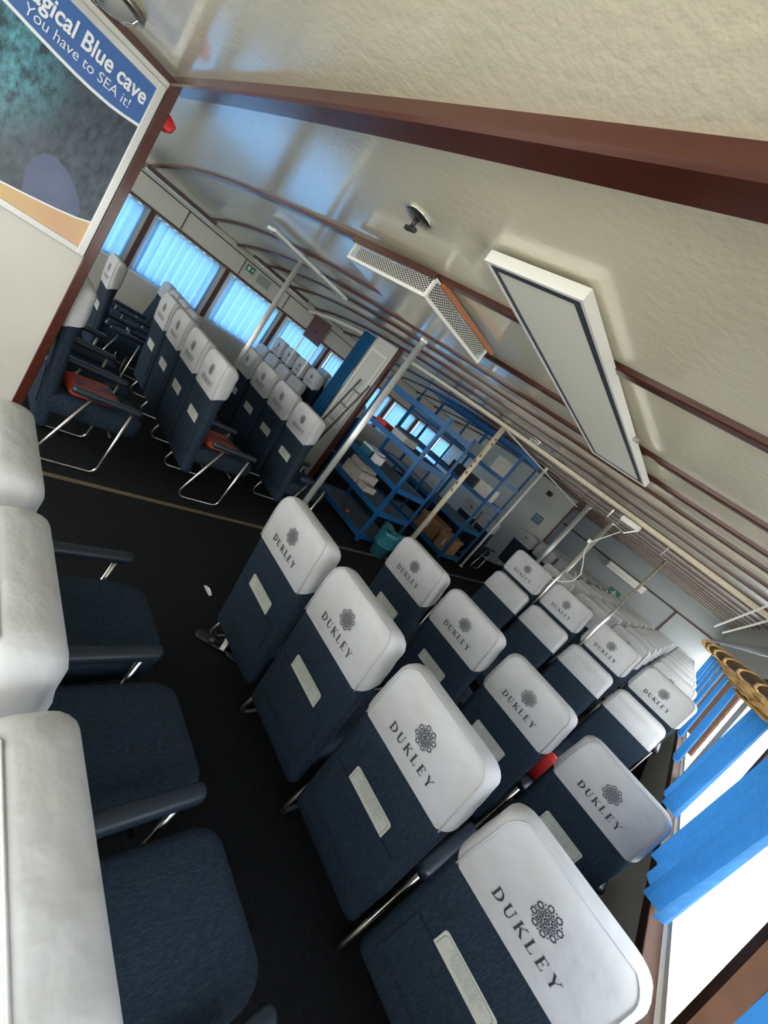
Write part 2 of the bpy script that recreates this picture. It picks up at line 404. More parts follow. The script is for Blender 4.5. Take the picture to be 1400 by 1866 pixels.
# ---------------------------------------------------------------- passenger seats
def y_r(z): return 0.10*(1-(z-0.30)/0.70) if z < 1.0 else 0.0
ZT = 1.10
def thick(z):
    if z < 0.8: return 0.095
    return 0.095+0.025*math.sin(min(1, (z-0.8)/0.2)*PI/2)
def back_sec(z, off=0.0, cr_=0.045):
    R_ = 0.055; z0 = ZT-R_
    ins = 0
    if z > z0: ins = R_-math.sqrt(max(0, R_*R_-(z-z0)**2))
    hx = 0.238-0.05*max(0, z-0.85)+off-ins
    return rrect(hx, y_r(z)-off+ins*0.55, y_r(z)+thick(z)+off-ins*0.9, cr_*0.9)
def seat_backrest():
    zs = [0.21, 0.225, 0.26, 0.4, 0.5, 0.6, 0.7, 0.8, 0.9, 1.0, 1.03, 1.05, 1.07, 1.085, 1.094]
    secs = []
    for z in zs:
        s = back_sec(z)
        if z < 0.22: s = [(x*0.96, y_r(z)+0.02+(y-y_r(z))*0.6) for x, y in s]
        secs.append((z, s))
    return loft(secs)
def seat_cover():
    rnd = random.Random(3)
    zs = [0.820, 0.84, 0.88, 0.92, 0.96, 1.0, 1.02, 1.04, 1.055, 1.07, 1.08, 1.09, 1.096, ZT]
    secs = []
    for i, z in enumerate(zs):
        s = back_sec(z, 0.007)
        s2 = []
        for j, (x, y) in enumerate(s):
            # gathers near the corners of the cloth
            a = 0.0016*max(0.0, min(1.0, (1.075-z)/0.03))*math.sin(j*2.4+z*60) if abs(x) > 0.2 else 0.0
            s2.append((x*(1+a*2), y+(a if y > y_r(z)+0.03 else 0)))
        secs.append((z+0.009*(z-0.85)/0.28, s2))
    zl, sl = secs[-1]; ym = sum(p[1] for p in sl)/len(sl)
    for q, dz in ((0.8, 0.0012), (0.5, 0.002), (0.15, 0.0024)):
        secs.append((zl+dz, [(x*(0.9+0.1*q), ym+(y-ym)*q) for x, y in sl]))
    bm = loft(secs, cap0=False)
    bm.verts.ensure_lookup_table()
    for v in bm.verts:
        t = max(0.0, 1-(v.co.z-0.82)/0.26)
        f = max(0.0, min(1.0, (v.co.y-y_r(v.co.z)-0.015)/(thick(v.co.z)-0.02)))
        lift = 0.065*f+0.03*max(0.0, (abs(v.co.x)-0.185)/0.055)**2*(1-f)
        v.co.z += lift*t*t
    return bm
def yrear(z): return y_r(z)-0.0095
def cover_piping(front):
    pts = []; R_ = 0.055; z0 = ZT-R_
    side = [(z, 0.0) for z in (0.826, 0.88, 0.94, 1.0, 1.03)]+[(z0+R_*math.sin(math.radians(q)), R_*(1-math.cos(math.radians(q)))) for q in (0, 18, 34, 48, 60, 70)]
    for sx, sd in ((-1, side), (1, side[::-1])):
        for z, ins in sd:
            hx = 0.245-0.05*max(0, z-0.85)-ins
            pts.append((sx*(hx-0.026), y_r(z)-0.0075+ins*0.55, z+0.009*(z-0.85)/0.28))
    return T(pts, 0.0026, 6)
def seat_cushion():
    secs = []
    for z, ins, dy in ((0.32, 0.02, 0), (0.33, 0.006, 0), (0.36, 0.0, 0), (0.405, 0.0, 0), (0.43, 0.005, 0), (0.444, 0.016, 0), (0.451, 0.04, 0), (0.455, 0.09, 0)):
        s = rrect(0.240-ins, 0.09+ins*0.5, 0.76-ins*1.1, 0.075, n=5)
        s = [(x*(1-0.10*max(0, (y-0.45)/0.25)), y) for x, y in s]
        secs.append((z, s))
    return loft(secs)
def pad_mesh(x):
    secs = []
    for z, ins in ((0.513, 0.01), (0.519, 0.002), (0.537, 0.0), (0.549, 0.005), (0.555, 0.014)):
        secs.append((z, rrect(0.030-ins, 0.21+ins, 0.680-ins, 0.03, cx=x)))
    return loft(secs)
def loop_mesh(x):
    pts = []
    def arc(cy, cz_, r, a0, a1, n=6):
        for i in range(n+1):
            a = math.radians(a0+(a1-a0)*i/n); pts.append((x, cy+r*math.cos(a), cz_+r*math.sin(a)))
    pts.append((x, 0.34, 0.50))
    arc(0.19+0.055, 0.012+0.055, 0.055, 160, 270)
    arc(0.54, 0.012+0.055, 0.055, 270, 365)
    pts.append((x, 0.615, 0.50))
    return T(pts, 0.0115, 8)
# flat lettering and emblem on the rear of the cover
def letter_map(u0, v0, s):
    def M(u, v):
        z = v0+v*s; return Vector((u0+u*s, yrear(z)-0.0016, z))
    return M
def lettering():
    bm = bmesh.new(); s = 0.0365; gap = 0.30; tk = 0.17; tn = 0.055
    widths = dict(D=0.85, U=0.85, K=0.85, L=0.7, E=0.7, Y=0.85)
    total = sum(widths[c] for c in 'DUKLEY')+gap*5
    u = -total*s/2
    for c in 'DUKLEY':
        M = letter_map(u, 0.884, s); w = widths[c]
        def st(p, ww): stroke(bm, p, ww, M)
        def serif(cx, v, hw=0.15): st([(cx-hw, v), (cx+hw, v)], tn)
        if c == 'D':
            st([(0.17, 0), (0.17, 1)], tk); serif(0.15, 0.02); serif(0.15, 0.98)
            p = []; ww = []
            for i in range(13):
                a = PI/2-PI*i/12; p.append((0.25+0.5*math.cos(a), 0.5+0.48*math.sin(a))); ww.append(tn+(tk-tn)*math.cos(a)**1.5 if math.cos(a) > 0 else tn)
            st([(0.17, 0.98)]+p+[(0.17, 0.02)], [tn]+ww+[tn])
        if c == 'U':
            p = [(0.17, 1), (0.17, 0.35)]; ww = [tk, tk]
            for i in range(1, 9):
                a = PI+PI*i/8; p.append((0.43+0.26*math.cos(a), 0.33+0.32*math.sin(a))); ww.append(tk+(tn-tk)*i/8)
            p += [(0.69, 1)]; ww += [tn]
            st(p, ww); serif(0.17, 0.98, 0.16); serif(0.69, 0.98, 0.13)
        if c == 'K':
            st([(0.17, 0), (0.17, 1)], tk); serif(0.17, 0.02, 0.16); serif(0.17, 0.98, 0.16)
            st([(0.22, 0.42), (0.72, 0.98)], tn); st([(0.36, 0.58), (0.76, 0.02)], tk); serif(0.70, 0.98, 0.12); serif(0.76, 0.02, 0.13)
        if c == 'L':
            st([(0.17, 0), (0.17, 1)], tk); serif(0.17, 0.98, 0.16); st([(0.02, 0.02), (0.62, 0.02)], tn); st([(0.60, 0.0), (0.66, 0.26)], [0.07, 0.03])
        if c == 'E':
            st([(0.17, 0), (0.17, 1)], tk); st([(0.02, 0.02), (0.60, 0.02)], tn); st([(0.02, 0.98), (0.58, 0.98)], tn); st([(0.2, 0.5), (0.46, 0.5)], tn)
            st([(0.60, 0.0), (0.65, 0.24)], [0.07, 0.03]); st([(0.58, 1.0), (0.60, 0.78)], [0.07, 0.03]); st([(0.46, 0.36), (0.46, 0.64)], 0.035)
        if c == 'Y':
            st([(0.16, 0.98), (0.45, 0.46)], tk); st([(0.45, 0.46), (0.76, 0.98)], tn); st([(0.44, 0), (0.44, 0.5)], tk)
            serif(0.14, 0.98, 0.14); serif(0.76, 0.98, 0.12); serif(0.44, 0.02, 0.15)
        u += (w+gap)*s
    return bm
def emblem():
    bm = bmesh.new(); Rr = 0.044; cz_ = 0.99
    def M(u, v):
        z = cz_+v; return Vector((u+0.002, yrear(z)-0.0016, z))
    def ring(cx, cy, ro, ri, n=32, teeth=0, amp=0.0):
        prev = None; first = None
        for i in range(n):
            a = 2*PI*i/n; t = ro*(1+amp*(1 if i % 4 < 2 else -1)) if teeth else ro
            cur = (bm.verts.new(M(cx+t*math.cos(a), cy+t*math.sin(a))), bm.verts.new(M(cx+ri*math.cos(a), cy+ri*math.sin(a))))
            if prev: bm.faces.new((prev[0], prev[1], cur[1], cur[0]))
            else: first = cur
            prev = cur
        bm.faces.new((prev[0], prev[1], first[1], first[0]))
    def dot(cx, cy, r, n=8):
        bm.faces.new([bm.verts.new(M(cx+r*math.cos(2*PI*i/n), cy+r*math.sin(2*PI*i/n))) for i in range(n)])
    for i in range(8):
        a = 2*PI*(i+0.5)/8; cx, cy = 0.80*Rr*math.cos(a), 0.80*Rr*math.sin(a)
        ring(cx, cy, 0.205*Rr, 0.125*Rr, 32, 1, 0.12)
        a2 = 2*PI*i/8
        dot(0.86*Rr*math.cos(a2), 0.86*Rr*math.sin(a2), 0.055*Rr, 6)
        dot(0.60*Rr*math.cos(a2), 0.60*Rr*math.sin(a2), 0.06*Rr, 6)
        for da, rr, sz in ((0, 0.30, 0.05), (PI/8, 0.40, 0.065), (0, 0.45, 0.055), (PI/8, 0.52, 0.04), (PI/8*0.5, 0.52, 0.045), (-PI/8*0.5, 0.52, 0.045), (PI/8*0.6, 0.34, 0.035), (-PI/8*0.6, 0.34, 0.035)):
            dot(rr*Rr*math.cos(a2+da), rr*Rr*math.sin(a2+da), sz*Rr, 6)
        # curved bars between the gear rings
        stroke(bm, [(0.34*Rr*math.cos(a2), 0.34*Rr*math.sin(a2)), (0.56*Rr*math.cos(a2+0.12), 0.56*Rr*math.sin(a2+0.12)), (0.70*Rr*math.cos(a2), 0.70*Rr*math.sin(a2))], 0.03*Rr, M)
        stroke(bm, [(0.24*Rr*math.cos(a2), 0.24*Rr*math.sin(a2)), (0.44*Rr*math.cos(a2+PI/8), 0.44*Rr*math.sin(a2+PI/8)), (0.24*Rr*math.cos(a2+PI/4), 0.24*Rr*math.sin(a2+PI/4))], 0.026*Rr, M)
    ring(0, 0, 0.19*Rr, 0.11*Rr, 16, 1, 0.1); dot(0, 0, 0.055*Rr)
    return bm
def pmap(off):
    def M(u, v): return Vector((u, y_r(v)-off, v))
    return M
def pocket_mesh():
    bm = bmesh.new(); M = pmap(0.007); g = []
    zs = [0.35, 0.41, 0.47, 0.53, 0.580]
    xs = [-0.19, -0.12, -0.04, 0.04, 0.12, 0.19]
    top = lambda u: 0.006*math.cos(u/0.19*PI/2)
    rows = [[bm.verts.new(M(u, z)+Vector((0, -(0.003*math.cos(u/0.19*PI/2)), 0))) for u in xs] for z in zs]
    for a, b in zip(rows, rows[1:]):
        for i in range(5): bm.faces.new((a[i], a[i+1], b[i+1], b[i]))
    r = bmesh.ops.extrude_face_region(bm, geom=list(bm.faces))
    for v in r['geom']:
        if isinstance(v, bmesh.types.BMVert): v.co.y += 0.0065
    return bm
def card_mesh():
    bm = bmesh.new(); hx, z0, z1, r = 0.112, 0.566, 0.656, 0.012
    pts = [(-hx, z0), (hx, z0)]
    for cx, a0 in ((hx-r, 0), (-hx+r, PI/2)):
        for i in range(5): a = a0+PI/2*i/4; pts.append((cx+r*math.cos(a), z1-r+r*math.sin(a)))
    M = pmap(0.0045); bm.faces.new([bm.verts.new(M(u, v)) for u, v in pts])
    r = bmesh.ops.extrude_face_region(bm, geom=list(bm.faces))
    for v in r['geom']:
        if isinstance(v, bmesh.types.BMVert): v.co.y += 0.0015
    return bm
def card_ink():
    bm = bmesh.new(); M = pmap(0.0056); hx, z0, z1 = 0.103, 0.587, 0.648
    pts = [(-hx, z0), (-hx, z1-0.012), (-hx+0.006, z1-0.003), (-hx+0.014, z1), (hx-0.014, z1), (hx-0.006, z1-0.003), (hx, z1-0.012), (hx, z0)]
    stroke(bm, pts, 0.0018, M)
    rnd = random.Random(5)
    for i in range(7):
        z = z1-0.009-i*0.0065; w = rnd.uniform(0.045, 0.078)
        a = -w
        while a < w:
            b = min(w, a+rnd.uniform(0.006, 0.02)); stroke(bm, [(a, z), (b, z)], 0.0011, M); a = b+0.003
    return bm

def build_seat(name, right_end, rear_fittings=True, logo=True):
    t = empty(name)
    obj('backrest', seat_backrest(), NAVY, t, True)
    c = obj('headrest_cover', seat_cover(), COVER, t, True)
    obj('piping', cover_piping(False), COVER, c, True)
    if logo:
        obj('printed_emblem', emblem(), PRINT, c); obj('printed_lettering', lettering(), PRINT, c)
    obj('seat_cushion', seat_cushion(), NAVY, t, True)
    if rear_fittings:
        p = obj('pocket', pocket_mesh(), NAVY, t)
        cd = obj('safety_card', card_mesh(), CARD, t); cd['label'] = 'pale printed safety card tucked in the pocket'
        obj('card_print', card_ink(), CARDLINE, cd)
    for sx in ((-1, 1) if right_end else (-1,)):
        obj('armrest', pad_mesh(sx*0.264), ARM, t, True)
        lp = obj('leg_frame', loop_mesh(sx*0.264), CHROME, t, True)
    bm = T([(-0.252, 0.30, 0.285), (0.228, 0.30, 0.285)], 0.011); tube(bm, [(-0.252, 0.58, 0.285), (0.228, 0.58, 0.285)], 0.011)
    tube(bm, [(-0.262, 0.30, 0.285), (-0.262, 0.58, 0.285)], 0.009)
    obj('seat_rail', bm, FRAME, t, True)
    return t
protos = {}
def get_proto(key):
    if key not in protos:
        protos[key] = build_seat('passenger_seat', *key); return protos[key], True
    return protos[key], False
def place_seat(x, y, z, rz, label, group, right_end=False, fit=True, logo=True, scale=(1, 1, 1)):
    key = (right_end, fit, logo)
    p, fresh = get_proto(key)
    o = p if fresh else dup(p)
    o.location = (x, y, z); o.rotation_euler = (0, 0, rz); o.scale = scale
    tag(o, label, 'seat', group)
    return o
ORD = ['leftmost', 'second from left', 'third from left', 'rightmost']
S_ = 0.528; X0 = -1.344
# row 0: the row right in front of the camera, seen from behind and above
for i, w in enumerate(['farthest of the three', 'middle one of the three', 'nearest of the three']):
    place_seat(X0+0.02+S_*i, 0.215, 0, 0, 'seat of the closest row at the left picture edge, %s' % w, 'seats of the nearest row at the left edge', right_end=(i == 2))
# rows 1 and 2
for r_, (y, nm) in enumerate(((1.375, 'front row of printed covers'), (2.504, 'second row of printed covers'))):
    for i in range(4):
        w = [['at the aisle before the steel pole', 'second from the aisle', 'in the middle of the picture', 'nearest, at the bottom right'],
             ['below the spotted cream pole', 'second from the spotted cream pole', 'third from the spotted cream pole', 'beside the curtained right windows']][r_][i]
        place_seat(X0+S_*i, y, 0, 0, 'navy seat, %s, %s' % (nm, w), 'seats with printed covers, right block', right_end=(i == 3))
# row 3a faces the camera, row 3b stands back to back with it on the raised floor
for i in range(4):
    place_seat(-1.36+0.50*i, 4.49, 0, PI, 'navy seat facing the camera with plain white cover, %s of four' % ORD[i], 'seats facing the camera, right block', right_end=(i == 0), fit=False, logo=False, scale=(0.95, 1, 0.97))
    place_seat(-1.421+S_*i, 4.63, 0.26, 0, 'printed cover seat right behind the seats that face the camera, %s of four' % ORD[i], 'first raised row, right block', right_end=(i == 3), fit=False)
# the raised rows beyond
nth = ['second', 'third', 'fourth', 'fifth', 'sixth', 'seventh', 'eighth', 'ninth']
for r_ in range(8):
    y = 5.75+1.0*r_
    for i in range(4):
        place_seat(-1.421+S_*i, y, 0.26, 0, 'pale covered seat in the far raised block, %s row, %s of four' % (nth[r_], ORD[i]), 'far raised rows, right block', right_end=(i == 3), fit=False)
for r_ in range(5):
    y = 9.3+1.0*r_
    for i in range(3):
        place_seat(-3.35+S_*i, y, 0.0 if False else 0.20, 0, 'distant pale covered seat in the middle block, %s row, %s' % (['first', 'second', 'third', 'fourth', 'fifth'][r_], ['leftmost', 'centre', 'rightmost'][i]), 'far middle block of seats', right_end=(i == 2), fit=False)
struct('floor_platform_middle', B(-3.7, -1.95, 9.25, Y1, 0.0, 0.20), CARPET)
# left block
LS = (0.97, 0.95, 1.085)
for i in range(4):
    nmx = ['aisle seat', 'second seat from the aisle', 'third seat from the aisle', 'fourth seat from the aisle'][i]
    if i < 3:
        place_seat(-3.43-0.510*i, 0.60, 0, 0, 'dark navy seat behind the poster partition, %s' % nmx, 'seats beside the poster partition', right_end=(i == 0), scale=LS)
    place_seat(-3.43-0.510*i, 1.62, 0, 0, 'navy seat with printed cover across the aisle, front left row, %s' % nmx, 'front row of the left block', right_end=(i == 0), scale=LS)
    place_seat(-3.43-0.510*i, 2.63, 0, 0, 'navy seat with printed cover in the second left row, %s' % nmx, 'second row of the left block', right_end=(i == 0), scale=LS)
place_seat(-5.50, 1.20, 0, 0, 'shaded printed cover seat by the left windows, beside the poster frame corner', 'window seats behind the partition', right_end=True, scale=(0.95, 0.78, 1.06))
place_seat(-6.15, 0.50, 0, 0, 'shaded seat by the left windows mostly hidden behind the partition edge', 'window seats behind the partition', right_end=True, scale=(0.95, 0.9, 1.06))
for i in range(4):
    place_seat(-5.88-0.40*i, 2.30, 0, PI, 'small pale covered seat facing back by the left windows, %s' % ['nearest', 'second', 'third', 'farthest'][i], 'seats facing aft by the left windows', right_end=(i == 0), fit=False, logo=False, scale=(0.74, 0.9, 0.98))
for i in range(4):
    place_seat(-5.77-0.445*i, 4.00, 0, PI, 'plain covered seat facing aft under the far left curtains, %s' % ['nearest the aisle', 'second from aisle', 'third from aisle', 'by the window'][i], 'left seats facing aft', right_end=(i == 0), fit=False, logo=False, scale=(0.80, 1, 1.0))
    place_seat(-5.81-0.435*i, 4.12, 0.26, 0, 'printed cover seat on the raised left floor under the far curtains, %s' % ['nearest the aisle', 'second from aisle', 'third from aisle', 'by the window'][i], 'first raised row, left block', right_end=(i == 3), fit=False, scale=(0.77, 1, 1))
    place_seat(-5.81-0.435*i, 5.2, 0.26, 0, 'printed cover seat in the second raised left row, %s' % ['nearest the aisle', 'second from aisle', 'third from aisle', 'by the window'][i], 'second raised row, left block', right_end=(i == 3), fit=False, scale=(0.77, 1, 1))
for i in range(2):
    place_seat(-3.80-0.53*i, 8.25, 0.0, 0.0, 'dark seat in front of the cream far bulkhead, %s' % ['beside the steel pole', 'half hidden behind the blue shelves'][i], 'seats by the far bulkhead', right_end=(i == 0), fit=False)

# ---------------------------------------------------------------- poster on the partition
PX = -3.19
def pm(off): return lambda u, v: Vector((PX+off, u, v))
def flat(name, pts, off, material, parent, th=0.0012):
    bm = bmesh.new(); f = bm.faces.new([bm.verts.new(pm(off)(u, v)) for u, v in pts])
    r = bmesh.ops.extrude_face_region(bm, geom=[f])
    for v in r['geom']:
        if isinstance(v, bmesh.types.BMVert): v.co.x -= th
    return obj(name, bm, material, parent)
poster = empty('framed_poster', (0, 0, 0)); tag(poster, 'large framed sea cave poster in a pale aluminium frame on the partition wall', 'poster')
bm = bmesh.new(); ya, yb, za, zb2 = -1.25, 0.565, 1.335, 2.295
for a in ((ya, ya+0.035, za, zb2), (yb-0.035, yb, za, zb2)): box(bm, PX, PX+0.022, a[0], a[1], a[2], a[3], bev=0.003)
for a in ((ya+0.03, yb-0.03, za, za+0.035), (ya+0.03, yb-0.03, zb2-0.035, zb2)): box(bm, PX, PX+0.021, a[0], a[1], a[2], a[3], bev=0.003)
obj('frame', bm, ALU, poster)
Ya, Yb, Za, Zb = ya+0.03, yb-0.03, za+0.03, zb2-0.03
flat('cave_picture', [(Ya, Za), (Yb, Za), (Yb, Zb), (Ya, Zb)], 0.006, CAVE, poster)
band = [(Ya, 2.10), (-0.4, 2.095), (-0.01, 2.082), (0.08, 2.07), (0.17, 2.06), (0.25, 2.053), (0.32, 2.05), (0.40, 2.052), (0.46, 2.06), (Yb, 2.075)]
flat('title_band', band+[(Yb, Zb), (Ya, Zb)], 0.0085, PBAND, poster)
flat('band_edge', [(y, z-0.014) for y, z in band]+[(y, z) for y, z in band[::-1]], 0.0088, PWHITE, poster)
sand = [(Ya, 1.415), (-0.2, 1.41), (0.0, 1.415), (0.17, 1.43), (0.27, 1.447), (0.38, 1.468), (0.47, 1.49), (Yb, 1.515)]
flat('sand_area', [(Ya, Za)]+[(Yb, Za)]+sand[::-1], 0.0085, PORANGE, poster)
flat('sand_edge', sand+[(y, z+0.009) for y, z in sand[::-1]], 0.0088, PWHITE, poster)
flat('pale_water', [(0.25, 1.455), (0.36, 1.475), (0.47, 1.50), (0.475, 1.53), (0.45, 1.58), (0.41, 1.63), (0.36, 1.67), (0.31, 1.685), (0.27, 1.67), (0.24, 1.62), (0.23, 1.55)], 0.0078, PPURP, poster)
def poster_text(name, body, y_end, z_base, width, bold, zs):
    M4 = Matrix(((0, 0, 1, 0), (1, 0, 0, 0), (0, 1, 0, 0), (0, 0, 0, 1)))
    o = textmesh(name, body, 1.0, PWHITE, Matrix.Identity(4), poster, bold=bold, extrude=0.001)
    xs = [v.co.x for v in o.data.vertices]; w = max(xs)-min(xs); s = width/w
    for v in o.data.vertices:
        x_, y_, z_ = v.co
        v.co = Vector((PX+0.0105+z_*0.5, y_end-width+(x_-min(xs))*s, z_base+y_*s*zs))
    return o
poster_text('title_lettering', 'Magical Blue cave', 0.512, 2.155, 0.52, 0.02, 1.35)
poster_text('subtitle_lettering', 'You have to SEA it!', 0.465, 2.092, 0.425, -0.004, 1.15)

tag(obj('red_hook', loft([(2.13, rrect(0.012, 0.0, 0.03, 0.01)), (2.15, rrect(0.02, 0.0, 0.06, 0.012)), (2.19, rrect(0.02, 0.0, 0.07, 0.012)), (2.215, rrect(0.012, 0.0, 0.03, 0.01))]), RED, None, True, (-3.2, 0.605, 0)),
    'small red knob on the brown edge of the poster partition', 'knob')

# ---------------------------------------------------------------- ceiling fittings
lp = empty('ceiling_light_panel', (-0.92, 1.91, 0)); tag(lp, 'long white ceiling light panel with dark grey border', 'ceiling light')
def panel(parent, hx, hy, z, th, slope=0.0):
    bm = bmesh.new()
    for a in ((-hx, -hx+0.012, -hy, hy), (hx-0.012, hx, -hy, hy), (-hx+0.012, hx-0.012, -hy, -hy+0.012), (-hx+0.012, hx-0.012, hy-0.012, hy)):
        box(bm, a[0], a[1], a[2], a[3], z-0.004, z+th)
    obj('frame', bm, WHITEP, parent)
    bm = bmesh.new(); i = 0.012; w = 0.032
    for a in ((-hx+i, -hx+i+w*0.5, -hy+i, hy-i), (hx-i-w, hx-i, -hy+i, hy-i), (-hx+i+w*0.5, hx-i-w, -hy+i, -hy+i+w), (-hx+i+w*0.5, hx-i-w, hy-i-w*0.6, hy-i)):
        box(bm, a[0], a[1], a[2], a[3], z, z+th*0.9)
    obj('border', bm, DGREY, parent)
    obj('diffuser', B(-hx+i+w*0.5, hx-i-w, -hy+i+w, hy-i-w*0.6, z+0.004, z+th*0.8), PANELW, parent)
    obj('clip', B(hx-0.01, hx+0.025, hy*0.15, hy*0.15+0.02, z+th*0.3, z+th*0.8), CHROME, parent)
panel(lp, 0.19, 0.88, 2.293, 0.032)
lp.rotation_euler = (0, math.radians(1.2), 0)
lp2 = empty('ceiling_light_panel', (-4.55, 2.45, 0)); tag(lp2, 'slim white ceiling light panel above the front left seats', 'ceiling light')
panel(lp2, 0.10, 0.52, 2.30, 0.025)

vb = empty('air_vent_box', (-2.0, 1.72, 0)); tag(vb, 'ceiling air vent box with diamond mesh grilles on two sides', 'air vent')
x0, x1, y0, y1, z0, z1 = -0.36, 0.36, -0.30, 0.32, 2.236, 2.335
bm = bmesh.new()
for a in ((x0, x1, y0, y0+0.012, z0, z0+0.016), (x0, x1, y0, y0+0.012, z1-0.01, z1), (x1-0.012, x1, y0, y1, z0, z0+0.016), (x1-0.012, x1, y0, y1, z1-0.01, z1)):
    box(bm, *a)
for a in ((x1-0.014, x1+0.001, y0-0.001, y0+0.014), (x0, x0+0.014, y0-0.001, y0+0.013), (x1-0.013, x1+0.001, y1-0.014, y1)): box(bm, a[0], a[1], a[2], a[3], z0, z1)
obj('frame', bm, WHITEP, vb)
obj('duct_bottom', B(x0+0.005, x1-0.005, y0+0.006, y1-0.005, z0+0.002, z0+0.012), CEIL, vb)
obj('duct_inside', B(x0+0.02, x1-0.03, y0+0.03, y1-0.02, z0+0.012, z1-0.012), BLACK, vb)
def lattice(n, L, H, mapf):
    bm = bmesh.new(); w = 0.0026; st = L/n
    for sgn in (1, -1):
        k_ = -4
        while k_ < n+4:
            u0 = k_*st; u1 = u0+sgn*H*1.9; a, b = u0, u1; va, vb_ = 0.0, H
            # clip to 0..L
            def clip(ua, va_, ub, vb__):
                if ua < 0:
                    t = (0-ua)/(ub-ua) if ub != ua else 2
                    if t > 1 or t < 0: return None
                    ua, va_ = 0, va_+(vb__-va_)*t
                if ua > L:
                    t = (L-ua)/(ub-ua) if ub != ua else 2
                    if t > 1 or t < 0: return None
                    ua, va_ = L, va_+(vb__-va_)*t
                return ua, va_
            p = clip(a, va, b, vb_); q = clip(b, vb_, a, va)
            if p and q and abs(p[0]-q[0]) > 0.004: stroke(bm, [p, q], w, mapf)
            k_ += 1
    return bm
g1 = lattice(28, x1-x0-0.028, z1-z0-0.026, lambda u, v: Vector((x0+0.014+u, y0+0.002, z0+0.016+v)))
obj('grille', g1, WHITEP, vb)
g2 = lattice(25, y1-y0-0.028, z1-z0-0.026, lambda u, v: Vector((x1-0.004, y0+0.014+u, z0+0.016+v)))
obj('grille', g2, WHITEP, vb)
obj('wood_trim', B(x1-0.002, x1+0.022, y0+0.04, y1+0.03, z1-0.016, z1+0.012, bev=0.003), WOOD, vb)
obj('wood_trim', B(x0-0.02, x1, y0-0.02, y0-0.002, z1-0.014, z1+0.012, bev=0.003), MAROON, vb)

dm = empty('ceiling_hook_mount', (-1.45, 1.02, cz(-1.45, 1.02))); tag(dm, 'small round chrome mount with a dark toggle on the near ceiling', 'ceiling mount')
obj('plate', lathe(bmesh.new(), [(0.058, 0.0), (0.06, -0.006), (0.052, -0.012), (0.02, -0.014)]), CHROME, dm, True)
obj('stem', lathe(bmesh.new(), [(0.012, -0.012), (0.009, -0.03), (0.009, -0.045)], 10), BLACK, dm, True)
obj('toggle', B(-0.03, 0.03, -0.009, 0.009, -0.06, -0.044, bev=0.004), BLACK, dm)
def round_lamp(x, y, r, label):
    t = empty('bulkhead_lamp', (x, y, cz(x, y))); tag(t, label, 'lamp')
    obj('base_ring', lathe(bmesh.new(), [(r*1.1, 0.0), (r*1.12, -0.02), (r*0.98, -0.028)]), CHROME, t, True)
    obj('glass_dome', lathe(bmesh.new(), [(r*0.96, -0.022), (r*0.94, -0.04), (r*0.75, -0.062), (r*0.4, -0.075), (0.004, -0.078)]), LGLASS, t, True)
    bm = bmesh.new()
    for a in range(3):
        an = a*PI/3; pts = [(r*math.cos(an)*math.cos(b), r*math.sin(an)*math.cos(b), -0.026-0.058*math.sin(b)) for b in [PI*q/8 for q in range(9)]]
        tube(bm, pts, 0.003, 6)
    obj('wire_guard', bm, CHROME, t)
round_lamp(-2.78, 0.20, 0.13, 'round bulkhead ceiling lamp with wire guard beside the poster corner')
round_lamp(-2.42, 4.75, 0.07, 'small round glass ceiling lamp above the blue shelves')
for (x, ya_, yb_, z, lab) in ((-6.85, 1.35, 2.25, 2.06, 'slim ceiling strip light above the second left window'), (-6.9, 2.95, 3.95, 2.08, 'slim ceiling strip light beside the green sign')):
    t = empty('strip_light', (x, (ya_+yb_)/2, z)); h = (yb_-ya_)/2; tag(t, lab, 'strip light')
    obj('housing', B(-0.11, 0.11, -h, h, 0.03, 0.07, bev=0.005), MAROON, t)
    obj('diffuser', B(-0.10, 0.02, -h+0.02, h-0.02, 0.0, 0.032, bev=0.008), ALU, t)
    obj('tube', T([(0.07, -h+0.03, 0.015), (0.07, h-0.03, 0.015)], 0.012), WHITEP, t)

# signs on the upper left wall
ex = empty('exit_sign', (XL+0.008, 3.18, 2.0-0.0)); ex.location.z = 1.955; tag(ex, 'small green exit sign on the upper left wall', 'sign')
obj('plate', B(0, 0.004, -0.075, 0.075, -0.05, 0.05), GREEN, ex)
bm = bmesh.new(); box(bm, 0.004, 0.0055, -0.05, -0.01, -0.03, 0.03); box(bm, 0.004, 0.0055, 0.01, 0.035, -0.008, 0.008)
poly(bm, [(0.035, -0.025), (0.06, 0.0), (0.035, 0.025)], lambda u, v: Vector((0.0055, u, v))); obj('arrow_symbol', bm, PWHITE, ex)
tag(obj('wall_notice', B(XL, XL+0.006, 3.34, 3.58, 1.86, 2.0), GREYP), 'grey printed notice right of the green sign', 'notice')
tag(obj('wall_notice', B(XL, XL+0.005, 3.42, 3.66, 1.77, 1.835), PAPER), 'brownish paper under the grey notice on the left wall', 'notice')
ex2 = empty('exit_sign', (-2.1, Y1-0.004, 1.28)); tag(ex2, 'tiny green exit sign on the far end wall', 'sign')
obj('plate', B(-0.17, 0.17, -0.012, 0, -0.13, 0.13), GREEN, ex2)
bm = bmesh.new(); box(bm, -0.10, 0.10, -0.016, -0.012, -0.02, 0.02); box(bm, -0.03, 0.03, -0.016, -0.012, -0.09, 0.09); obj('symbol', bm, PWHITE, ex2)
pn = empty('wall_cabinet', (-2.15, Y1, 0)); tag(pn, 'long pale box on the far end wall above the exit sign', 'wall box')
obj('body', B(-0.6, 0.6, -0.25, 0, 1.76, 2.0, bev=0.02), ALU, pn); obj('seam', B(-0.6, 0.6, -0.253, -0.25, 1.87, 1.875), DGREY, pn)
